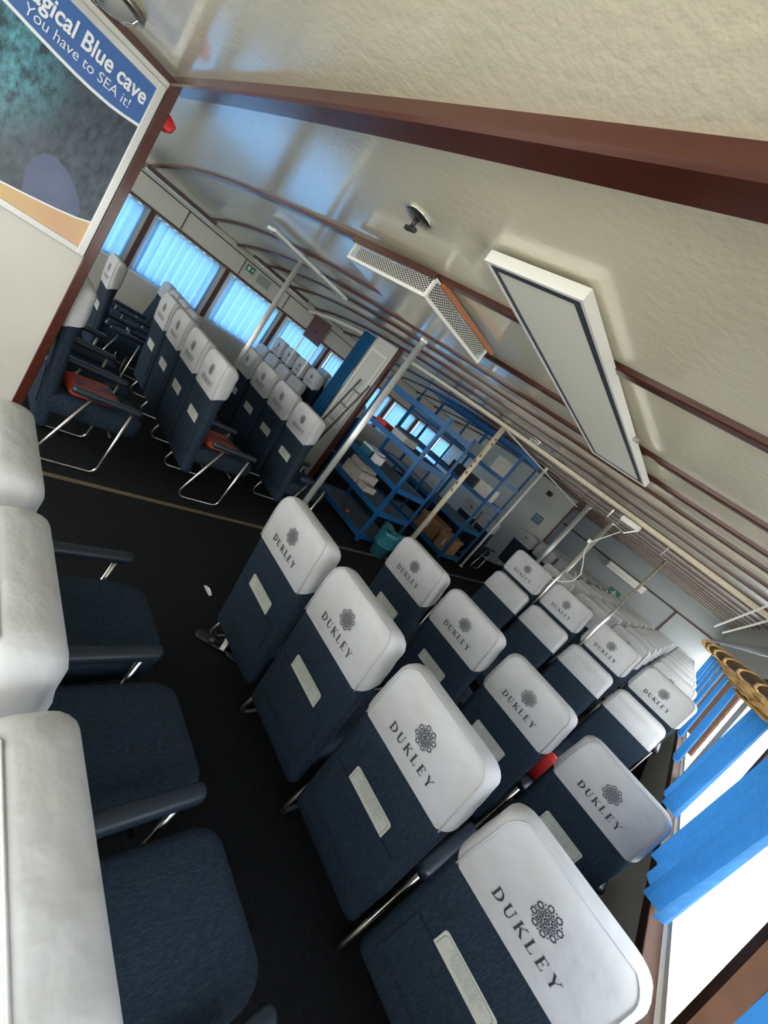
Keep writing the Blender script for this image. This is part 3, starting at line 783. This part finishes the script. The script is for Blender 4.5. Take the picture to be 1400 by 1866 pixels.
bn = empty('wall_notice', (-3.93, 10.6, 1.65)); tag(bn, 'blue square notice on the cream far bulkhead', 'notice')
obj('plate', B(-0.13, 0.13, -0.008, 0, -0.13, 0.10), LIGHTBLUE, bn)
bm = bmesh.new()
for a in ((-0.09, -0.03, 0.02, 0.07), (0.0, 0.09, 0.02, 0.04), (-0.09, 0.09, -0.06, -0.04), (0.02, 0.08, -0.02, 0.0)): box(bm, a[0], a[1], -0.010, -0.008, a[2], a[3])
obj('print', bm, GREYP, bn)
cm = empty('wall_speaker', (-4.1, 10.6, 2.30)); tag(cm, 'black loudspeaker bracket high on the cream far bulkhead', 'speaker')
obj('bracket', T([(0, 0, 0), (0, -0.12, 0.02), (0.06, -0.2, 0.0)], 0.02), WHITEP, cm); obj('body', B(0.0, 0.12, -0.3, -0.18, -0.07, 0.05, bev=0.015), BLACK, cm)

# ---------------------------------------------------------------- poles and rails
def pole(x, y, r, z0, z1, material, label, flange=True, name='support_pole'):
    t = empty(name, (x, y, 0)); tag(t, label, 'pole')
    obj('shaft', lathe(bmesh.new(), [(r, z0), (r, z1)], 20), material, t, True)
    if flange:
        obj('top_collar', lathe(bmesh.new(), [(r*1.25, z1-0.05), (r*1.3, z1-0.045), (r*1.3, z1-0.004), (r*1.6, z1)], 20), material, t, True)
        obj('base_flange', lathe(bmesh.new(), [(r*1.9, z0), (r*1.9, z0+0.008), (r*1.15, z0+0.012), (r*1.1, z0+0.03)], 20), material, t, True)
    return t
pole(-3.10, 3.0, 0.033, 0, cz(-3.1, 3.0), ALU, 'thick pale steel pole standing between the two seat blocks')
pb = pole(-3.2, 5.32, 0.040, 0, cz(-3.2, 5.3), CREAMP, 'cream painted pole with brown spots in front of the shelves')
rs = random.Random(4)
for i, z in enumerate((1.28, 1.40, 1.60, 1.71, 1.80, 1.90, 2.12, 2.2)):
    a = -PI/2+rs.uniform(-0.5, 0.6)+0.5; n = Vector((math.cos(a), math.sin(a), 0)); c = n*0.0385
    bm = bmesh.new(); up = Vector((0, 0, 1)); s = up.cross(n); k0 = [bm.verts.new(c+n*0.0032*(1 if q else 1)+s*0.02*math.cos(2*PI*q/12)*0.75+up*(z+0.022*math.sin(2*PI*q/12))) for q in range(12)]
    bm.faces.new(k0); k1 = bm.faces[:] if False else None
    r = bmesh.ops.extrude_face_region(bm, geom=list(bm.faces))
    for v in r['geom']:
        if isinstance(v, bmesh.types.BMVert): v.co -= n*0.006
    obj('rust_spot', bm, RUST, pb)
pole(-3.44, 7.86, 0.024, 0, cz(-3.44, 7.86), WHITEP, 'thin white pole at the right end of the blue shelves')
pole(-4.78, 2.46, 0.030, 0, cz(-4.78, 2.46), ALU, 'steel pole standing among the left block seats')
for x, lab in ((-1.12, 'thin steel pole with a hanging white cable'), (-0.55, 'thin steel pole right of the cable pole')):
    t = pole(x, 4.555, 0.012, 0.26, 2.16, CHROME, lab, False)
    obj('hook_bracket', T([(0, -0.0, 2.155), (-0.06, -0.01, 2.17), (-0.05, -0.03, 2.26), (0.03, -0.06, 2.27)], 0.010), CHROME, t)
pole(-2.78, 9.20, 0.05, 0, cz(-2.78, 9.2)-0.01, ALU, 'broad pale pole right of the cream far bulkhead')
pole(-2.2, 9.1, 0.03, 0.0, cz(-2.2, 9.1), ALU, 'slim distant pole above the far middle seats')
rl = empty('handrail', (-3.42, 0, 2.44)); tag(rl, 'white overhead rail running from the spotted pole to the far bulkhead', 'rail')
obj('bar', T([(0, 5.35, 0), (0, 10.6, 0)], 0.014), WHITEP, rl)
cb = empty('hanging_cable', (-1.12, 4.535, 0)); tag(cb, 'white cable looped round the thin steel pole', 'cable')
pts = [(0.13, 0, 2.13), (0.06, 0, 2.0), (0.02, 0, 1.92), (-0.01, 0.0, 1.88), (0.01, 0, 1.78), (0.08, 0, 1.68), (0.14, 0, 1.58), (0.13, 0, 1.48), (0.06, 0, 1.40), (-0.02, 0, 1.355), (-0.10, 0, 1.37)]
obj('cord', T(pts, 0.005, 6), ROPE, cb, True); obj('cable_tag', B(-0.03, 0.0, -0.012, 0.0, 1.86, 1.90), WHITEP, cb)
jb = empty('ceiling_junction_box', (-0.95, 4.38, 0)); tag(jb, 'cluster of white brackets under the cream beam beside the cable pole', 'bracket')
obj('plate', B(-0.08, 0.10, -0.05, 0.02, 2.20, 2.25, bev=0.005), WHITEP, jb)
bm = T([(-0.06, -0.03, 2.21), (-0.07, -0.05, 2.13), (0.03, -0.06, 2.12), (0.09, -0.04, 2.2)], 0.007); obj('loop_bracket', bm, CHROME, jb)

# brown board on two posts in the left block
bp_ = empty('notice_board', (-6.29, 4.05, 0)); tag(bp_, 'dark brown board carried by two thin posts among the far left seats', 'board')
obj('panel', B(-0.26, 0.26, -0.012, 0.012, 1.66, 2.05, bev=0.003), BROWN, bp_)
for sx in (-0.24, 0.24): obj('post', T([(sx, 0.018, 0.0), (sx, 0.018, 1.70)], 0.012), GALV, bp_)
obj('handle', B(-0.03, 0.03, -0.03, -0.012, 1.82, 1.835), BLACK, bp_)

# ---------------------------------------------------------------- curtains
def curtain_mesh(y0, y1, z0, z1, xf, amp, folds, gather=1.0, flare=0.0, seed=0, ragged=0.0):
    rnd = random.Random(seed); bm = bmesh.new(); n = folds*8; m_ = 10
    ph = [rnd.uniform(-0.5, 0.5) for _ in range(folds+2)]; rows = []
    for j in range(m_+1):
        t = j/m_; z = z0+(z1-z0)*t; row = []
        wy = 1-(1-gather)*t
        yc = (y0+y1)/2+flare*(1-t)
        for i in range(n+1):
            s = i/n; y = yc+(s-0.5)*(y1-y0)*wy
            a = amp*(0.65+0.35*(1-t))*math.sin(2*PI*folds*s+ph[int(s*folds)]*0.6+0.5*math.sin(3*s+t))
            zz = z+(ragged*math.sin(2*PI*folds*s*0.5+1)*(1-t) if ragged else 0)
            row.append(bm.verts.new((xf(z)+a, y, zz)))
        rows.append(row)
    for a, b in zip(rows, rows[1:]):
        for i in range(n): bm.faces.new((a[i], a[i+1], b[i+1], b[i]))
    return bm
nm = ['behind the poster edge', 'first fully seen', 'second fully seen', 'third along', 'fourth along', 'fifth along', 'sixth along', 'seventh along', 'eighth along', 'ninth along', 'tenth along', 'last and farthest']
for i, (a, b) in enumerate(LW):
    t = empty('window_curtain', (XL+0.035, (a+b)/2, 0)); h = (b-a)/2
    tag(t, 'closed blue curtain glowing in a left wall window, %s' % nm[i], 'curtain', 'closed curtains of the left windows')
    lo = 0.93
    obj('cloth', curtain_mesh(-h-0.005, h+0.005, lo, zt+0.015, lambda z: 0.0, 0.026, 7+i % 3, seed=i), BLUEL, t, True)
    obj('curtain_rail', T([(0.012, -h-0.03, zt+0.03), (0.012, h+0.03, zt+0.03)], 0.007), CHROME, t)
rc = [(0.62, 1.25, 3, 'dark blue curtain in the bottom right corner'), (1.74, 2.30, 3, 'wide gathered blue curtain beside the nearest printed covers'), (2.95, 3.32, 2, 'blue curtain hanging over the second right window post'),
      (4.75, 5.03, 3, 'gathered blue curtain, first beyond the grey pier'), (5.9, 6.15, 3, 'gathered blue curtain, second beyond the grey pier'), (7.05, 7.30, 3, 'gathered blue curtain, third beyond the grey pier'),
      (8.15, 8.4, 3, 'gathered blue curtain, fourth beyond the grey pier'), (9.25, 9.5, 3, 'gathered blue curtain, fifth beyond the grey pier'), (10.35, 10.6, 3, 'gathered blue curtain, sixth beyond the grey pier'), (11.45, 11.7, 3, 'farthest gathered blue curtain on the right')]
for i, (a, b, f, lab) in enumerate(rc):
    t = empty('window_curtain', (0, (a+b)/2, 0)); h = (b-a)/2
    tag(t, lab, 'curtain', 'gathered curtains of the right windows')
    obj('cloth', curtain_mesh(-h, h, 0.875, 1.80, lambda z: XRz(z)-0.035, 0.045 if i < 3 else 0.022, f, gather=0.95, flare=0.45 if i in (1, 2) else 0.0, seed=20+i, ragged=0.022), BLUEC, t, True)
tr_ = empty('curtain_pole', (0, 0, 0)); tag(tr_, 'curtain rail along the top of the right windows', 'rail')
obj('rod', T([(XRz(1.80)-0.035, -2.5, 1.80), (XRz(1.80)-0.035, 14.0, 1.80)], 0.008), CHROME, tr_)
t = empty('door_curtain', (-5.38, 4.24, 0)); tag(t, 'long dark blue curtain hanging in the doorway left of the cream bulkhead', 'curtain')
bm = curtain_mesh(-0.14, 0.14, 0.05, 2.30, lambda z: 0.0, 0.025, 4, seed=3); bm.transform(Matrix.Rotation(-PI/2, 4, 'Z')); obj('cloth', bm, NAVYC, t, True)
obj('rod', T([(-0.16, 0, 2.31), (0.16, 0, 2.31)], 0.01), CHROME, t)
t = empty('inset_door_panel', (-4.98, 4.268, 0)); tag(t, 'cream inset panel on the bulkhead beside the navy door curtain', 'panel')
bm = bmesh.new()
for a in ((-0.2, 0.2, 2.12, 2.16), (-0.2, 0.2, 0.9, 0.94)): box(bm, a[0], a[1], -0.018, 0, a[2], a[3])
for a in ((-0.2, -0.17, 0.94, 2.12), (0.17, 0.2, 0.94, 2.12)): box(bm, a[0], a[1], -0.018, 0, a[2], a[3])
obj('moulding', bm, WHITEP, t)
t = empty('leaning_ladder', (-4.80, 4.15, 0)); tag(t, 'dark folded ladder leaning against the cream bulkhead', 'ladder')
for sx in (-0.17, 0.06): obj('stile', T([(sx-0.12, -0.10, 0.0), (sx+0.03, 0.07, 1.70)], 0.016), BLACK, t)
for i in range(6):
    f = (i+0.8)/6.5; obj('rung', T([(-0.17-0.12+0.15*f, -0.10+0.17*f, 1.7*f), (0.06-0.12+0.15*f, -0.10+0.17*f, 1.7*f)], 0.011), GALV, t)

# ---------------------------------------------------------------- blue shelving
def shelving(name, label, x0, x1, y0, y1, H, boards, mids=()):
    t = empty(name, (x0, y0, 0)); tag(t, label, 'shelf')
    L, D = x1-x0, y1-y0
    for px in [0.0, L]+list(mids):
        for py in (0.0, D):
            bm = bmesh.new(); sx = -1 if px == L else 1
            xa, xb = (px, px+0.05) if sx > 0 else (px-0.05, px)
            yy = 0 if py == 0 else D-0.003
            box(bm, xa, xb, yy, yy+0.003, 0, H)
            xe = xa if sx > 0 else xb-0.003; ya_, yb_ = (0, 0.04) if py == 0 else (D-0.04, D)
            box(bm, xe, xe+0.003, ya_, yb_, 0, H)
            u = obj('upright', bm, BLUE_M, t)
            bm = bmesh.new(); z = 0.1
            ex_ = xe+0.0032 if sx < 0 else xe-0.0012
            while z < H-0.03:
                box(bm, ex_, ex_+0.001, (ya_+yb_)/2-0.005, (ya_+yb_)/2+0.005, z, z+0.02); z += 0.05
            box(bm, ex_, ex_+0.0008, (ya_+yb_)/2-0.0015, (ya_+yb_)/2+0.0015, 0.1, H-0.03)
            obj('slots', bm, BLACK, u)
    for z in boards:
        obj('board', B(0.005, L-0.005, 0.006, D-0.006, z+0.035, z+0.047), BOARD, t)
        bm = bmesh.new()
        box(bm, 0.003, L-0.003, 0.0035, 0.010, z-0.01, z+0.065); box(bm, 0.003, L-0.003, D-0.010, D-0.0035, z-0.01, z+0.065)
        box(bm, 0.0035, 0.010, 0.01, D-0.01, z-0.01, z+0.065); box(bm, L-0.010, L-0.0035, 0.01, D-0.01, z-0.01, z+0.065)
        obj('beam', bm, BLUE_M, t)
    return t
shelving('shelving_unit', 'nearer blue steel shelving unit with grey boards beside the bin', -4.62, -3.28, 4.36, 5.12, 2.03, (0.05, 0.46, 0.86, 1.33, 1.88))
shelving('shelving_unit', 'taller blue shelving unit behind the spotted cream pole', -6.3, -3.5, 6.97, 7.75, 2.46, (0.05, 0.70, 1.32, 1.80, 2.38), mids=(1.4,))
def crate(name, x0, x1, y0, y1, z0, z1, material, label, cat, group=None, lid=None):
    t = empty(name, ((x0+x1)/2, (y0+y1)/2, z0)); tag(t, label, cat, group)
    hx, hy, h = (x1-x0)/2, (y1-y0)/2, z1-z0
    obj('body', B(-hx, hx, -hy, hy, 0, h, bev=0.006), material, t)
    if lid: obj('lid', B(-hx-0.004, hx+0.004, -hy-0.004, hy+0.004, h*0.82, h+0.006, bev=0.004), lid, t)
    return t
def open_carton(x, y, z, sx, sy, h, label):
    t = empty('cardboard_box', (x, y, z), 0.1); tag(t, label, 'box', 'cardboard boxes on the lowest board')
    bm = bmesh.new(); w = 0.006
    box(bm, -sx, sx, -sy, -sy+w, 0, h); box(bm, -sx, sx, sy-w, sy, 0, h); box(bm, -sx, -sx+w, -sy, sy, 0, h); box(bm, sx-w, sx, -sy, sy, 0, h); box(bm, -sx, sx, -sy, sy, 0, w)
    obj('body', bm, CARDB, t)
    for s in (-1, 1):
        bm = bmesh.new(); obox(bm, Vector((0, s*(sy+0.045), h-0.03)), sx*2, 0.11, 0.004, Matrix.Rotation(-s*0.7, 3, 'X')); obj('flap', bm, CARDB, t)
    obj('tape', B(-0.025, 0.025, -sy-0.002, -sy, h*0.3, h), PAPER, t)
open_carton(-4.22, 7.32, 0.102, 0.27, 0.22, 0.36, 'larger open cardboard box on the lowest board of the tall shelves')
open_carton(-3.70, 7.30, 0.102, 0.16, 0.22, 0.33, 'smaller cardboard box at the right end of the lowest board')
crate('carton', -4.42, -4.02, 4.45, 4.85, 0.512, 0.70, PAPER, 'white paper carton, bottom of its stack on the nearer shelves', 'box', 'white cartons')
crate('carton', -4.40, -4.08, 4.47, 4.80, 0.708, 0.80, PAPER, 'white paper carton, top of its stack on the nearer shelves', 'box', 'white cartons')
crate('carton', -3.98, -3.80, 4.45, 4.70, 0.512, 0.60, PAPER, 'small white carton at the right of the carton stack', 'box', 'white cartons')
crate('storage_tub', -4.36, -4.12, 4.45, 4.75, 0.912, 1.04, TEAL, 'teal plastic tub on the middle board', 'tub', None, WHITEP)
crate('carton', -4.06, -3.94, 4.45, 4.6, 0.912, 1.03, PWHITE, 'little white box right of the teal tub', 'box')
crate('first_aid_box', -4.45, -4.22, 4.45, 4.65, 1.383, 1.45, RED, 'red flat case on the fourth board', 'case', None, None)
crate('grey_case', -4.10, -3.80, 4.5, 4.8, 1.383, 1.50, GREYP, 'grey case beside the red one', 'case', None, DGREY)
crate('pink_toy_ball', -3.90, -3.85, 4.5, 4.55, 0.10, 0.14, PINK, 'tiny pink object on the lowest board', 'object')
crate('framed_board', -3.95, -3.60, 7.06, 7.10, 1.849, 2.16, PAPER, 'pale framed board standing at the right end of the tall shelves', 'board', None, None)
crate('framed_board', -4.6, -4.08, 7.10, 7.14, 1.849, 2.10, GREYP, 'grey framed board left of the pale one on the tall shelves', 'board')
crate('folded_map', -3.92, -3.58, 7.05, 7.35, 1.372, 1.62, PAPER, 'stack of coloured printed papers on the third board', 'papers')
crate('black_bag', -4.7, -4.05, 7.1, 7.5, 1.372, 1.58, BLACK, 'black soft bag on the third board of the tall shelves', 'bag')
for i, (xx, zz) in enumerate(((-4.6, 2.437), (-5.3, 2.437))):
    pass
t = empty('metal_tube_bundle', (-5.3, 7.3, 1.85)); tag(t, 'bundle of shiny metal tubes lying on the fourth board', 'tubes')
for i in range(5): obj('tube', T([(-0.6, -0.15+0.06*i, 0.022), (0.6, -0.17+0.065*i, 0.022)], 0.02), CHROME, t)

# bin with a teal bag
t = empty('waste_bin', (-3.07, 4.62, 0)); tag(t, 'waste bin lined with a crumpled teal bag beside the shelves', 'bin')
obj('bucket', lathe(bmesh.new(), [(0.11, 0.0), (0.115, 0.01), (0.145, 0.33), (0.15, 0.34)], 24), BIN, t, True)
bm = bmesh.new(); rings = []; n = 32
for j, (r, z, am) in enumerate(((0.152, 0.18, 0.002), (0.156, 0.28, 0.006), (0.160, 0.345, 0.01), (0.165, 0.40, 0.018), (0.150, 0.425, 0.02), (0.13, 0.38, 0.012), (0.11, 0.28, 0.01))):
    rings.append([bm.verts.new(((r+am*math.sin(5*a*2*PI/n+j))*math.cos(2*PI*a/n), (r+am*math.cos(3*a*2*PI/n+j))*math.sin(2*PI*a/n), z+am*1.6*math.sin(2*2*PI*a/n+1))) for a in range(n)])
for a, b in zip(rings, rings[1:]):
    for q in range(n): bm.faces.new((a[q], a[(q+1) % n], b[(q+1) % n], b[q]))
obj('bag_liner', bm, TEAL, t, True)

# ---------------------------------------------------------------- life jackets on the aisle seats of the left block
for y, lab in ((0.60, 'orange life jacket lettered FOR on the seat behind the partition'), (1.62, 'orange life jacket lettered FOR on the front left aisle seat')):
    t = empty('life_jacket', (-3.40, y+0.36, 0.0), 0.15); t.location.z = 0.497; t.scale = (0.85, 0.8, 0.9); tag(t, lab, 'life jacket', 'orange life jackets')
    bd = obj('body', loft([(0.0, rrect(0.15, -0.19, 0.19, 0.05)), (0.02, rrect(0.165, -0.205, 0.205, 0.06)), (0.06, rrect(0.16, -0.20, 0.20, 0.06)), (0.075, rrect(0.13, -0.17, 0.17, 0.05))]), ORANGE, t, True)
    M4 = Matrix.Translation((0.02, 0.10, 0.076)) @ Matrix.Rotation(math.radians(-90), 4, 'Z')
    M4 = Matrix.Translation((0.09, -0.15, 0.0765)) @ Matrix.Rotation(math.radians(90), 4, 'Z') @ Matrix.Scale(0.17, 4)
    textmesh('stencilled_lettering', 'FOR', 1.0, BLACK, M4, t, bold=0.03, extrude=0.003)
    obj('strap', B(-0.165, 0.165, 0.15, 0.17, 0.06, 0.078), BLACK, t)

# things on the floor
for i, (x, y, a, lab) in enumerate(((-1.56, 1.60, 0.2, 'dark sandal with a pale strap, the one nearer the aisle'), (-1.40, 1.74, 0.05, 'dark sandal with a pale strap, the one nearer the seats'))):
    t = empty('sandal', (x, y, 0.0), a-0.9); tag(t, lab, 'sandal', 'pair of sandals under the front row')
    obj('sole', loft([(0.0, rrect(0.040, -0.13, 0.13, 0.038)), (0.018, rrect(0.045, -0.135, 0.135, 0.042)), (0.026, rrect(0.040, -0.13, 0.13, 0.038))]), BLACK, t, True)
    for yy in (0.05, -0.03):
        bm = bmesh.new(); pr_ = None
        for q in range(9):
            an = PI*q/8; c = [bm.verts.new((0.044*math.cos(an), yy+d, 0.018+0.045*math.sin(an))) for d in (-0.014, 0.014)]
            if pr_: bm.faces.new((pr_[0], pr_[1], c[1], c[0]))
            pr_ = c
        obj('strap', bm, WHITEP if yy > 0 else BLACK, t)
bm = bmesh.new(); vs = [bm.verts.new(p) for p in ((-0.05, -0.012, 0.004), (0.0, -0.018, 0.010), (0.05, -0.008, 0.005), (0.045, 0.014, 0.007), (-0.01, 0.016, 0.012), (-0.05, 0.008, 0.004))]; bm.faces.new(vs)
r = bmesh.ops.extrude_face_region(bm, geom=list(bm.faces))
for v in r['geom']:
    if isinstance(v, bmesh.types.BMVert): v.co.z -= 0.002
tag(obj('paper_scrap', bm, PWHITE, None, False, (-2.02, 1.71, 0.0)), 'torn white paper scrap on the dark aisle floor', 'paper')
tag(obj('red_pouch', loft([(0.0, rrect(0.05, -0.04, 0.04, 0.03)), (0.03, rrect(0.06, -0.05, 0.05, 0.04)), (0.16, rrect(0.055, -0.04, 0.04, 0.035)), (0.19, rrect(0.02, -0.02, 0.02, 0.015))]), RED, None, True, (-0.024, 2.90, 0.557)),
    'red pouch standing on an armrest beside the window side printed cover', 'pouch')

# ---------------------------------------------------------------- luggage rack pipe, basket and cords near the right edge
t = empty('luggage_rack_pipe', (0.10, 0, 1.87)); tag(t, 'grey pipe of the luggage rack at the right edge', 'pipe')
obj('pipe', T([(0.0, 0.2, 0.004), (0.0, 1.25, -0.006), (0.0, 4.2, -0.012)], 0.011, 12), GALV, t, True)
obj('end_cap', T([(0.0, 4.2, -0.012), (0.0, 4.22, -0.012)], 0.013, 12), BLACK, t)
t = empty('wicker_basket', (0.215, 0.62, 1.772)); t.scale = (1, 1, 0.42); tag(t, 'shallow golden wicker basket with dark bound rim hanging from the rack pipe', 'basket')
bm = bmesh.new(); n = 72; rings = []
prof = [(0.004, 0.0), (0.05, 0.0), (0.10, 0.006), (0.14, 0.02), (0.165, 0.036), (0.182, 0.052), (0.19, 0.066)]
for j, (r, z) in enumerate(prof):
    rings.append([bm.verts.new(((r+0.0018*((q % 2)*2-1)*(1 if j % 2 else -1))*math.cos(2*PI*q/n), (r+0.0018*((q % 2)*2-1)*(1 if j % 2 else -1))*math.sin(2*PI*q/n), z)) for q in range(n)])
for a, b in zip(rings, rings[1:]):
    for q in range(n): bm.faces.new((a[q], a[(q+1) % n], b[(q+1) % n], b[q]))
bm.faces.new(rings[0][::-1])
obj('bowl', bm, WICKER, t, False)
bm = bmesh.new()
for j in range(5):
    r = 0.150+0.010*j; z = 0.022+0.011*j
    tube(bm, [((r+0.0035*math.sin(36*2*PI*q/144+j*PI))*math.cos(2*PI*q/144), (r+0.0035*math.sin(36*2*PI*q/144+j*PI))*math.sin(2*PI*q/144), z+0.002*math.cos(36*2*PI*q/144+j)) for q in range(144)], 0.0042, 5, closed=True)
obj('woven_strands', bm, WICKER, t, True)
obj('rim', tube(bmesh.new(), [(0.193*math.cos(2*PI*q/64), 0.193*math.sin(2*PI*q/64), 0.070) for q in range(64)], 0.012, 8, closed=True), WICKD, t, True)
bm = bmesh.new()
for q in range(56):
    a = 2*PI*q/56; cx, cy = 0.193*math.cos(a), 0.193*math.sin(a); rr = Vector((math.cos(a), math.sin(a), 0)); tg = Vector((-math.sin(a), math.cos(a), 0))
    tube(bm, [Vector((cx, cy, 0.070))+rr*0.013*math.cos(b)+Vector((0, 0, 0.013*math.sin(b)))+tg*0.005*math.sin(b) for b in [2*PI*w_/10 for w_ in range(10)]], 0.0016, 5, closed=True)
obj('rim_binding', bm, WICKER, t, True)
obj('hook', T([(-0.115, 0.08, 0.26), (-0.100, 0.08, 0.24), (-0.11, 0.09, 0.15), (-0.14, 0.12, 0.07)], 0.004, 6), GALV, t, True)
t = empty('white_cord', (0, 0, 0)); tag(t, 'pair of white cords running from the rack pipe up to the ceiling', 'cord')
obj('strand', T([(0.012, 1.2, 1.842), (0.05, 0.95, 1.95), (0.16, 0.9, 2.30)], 0.0022, 6), ROPE, t)
obj('strand', T([(0.03, 1.2, 1.842), (0.07, 0.98, 1.93), (0.22, 0.9, 2.28)], 0.0022, 6), ROPE, t)
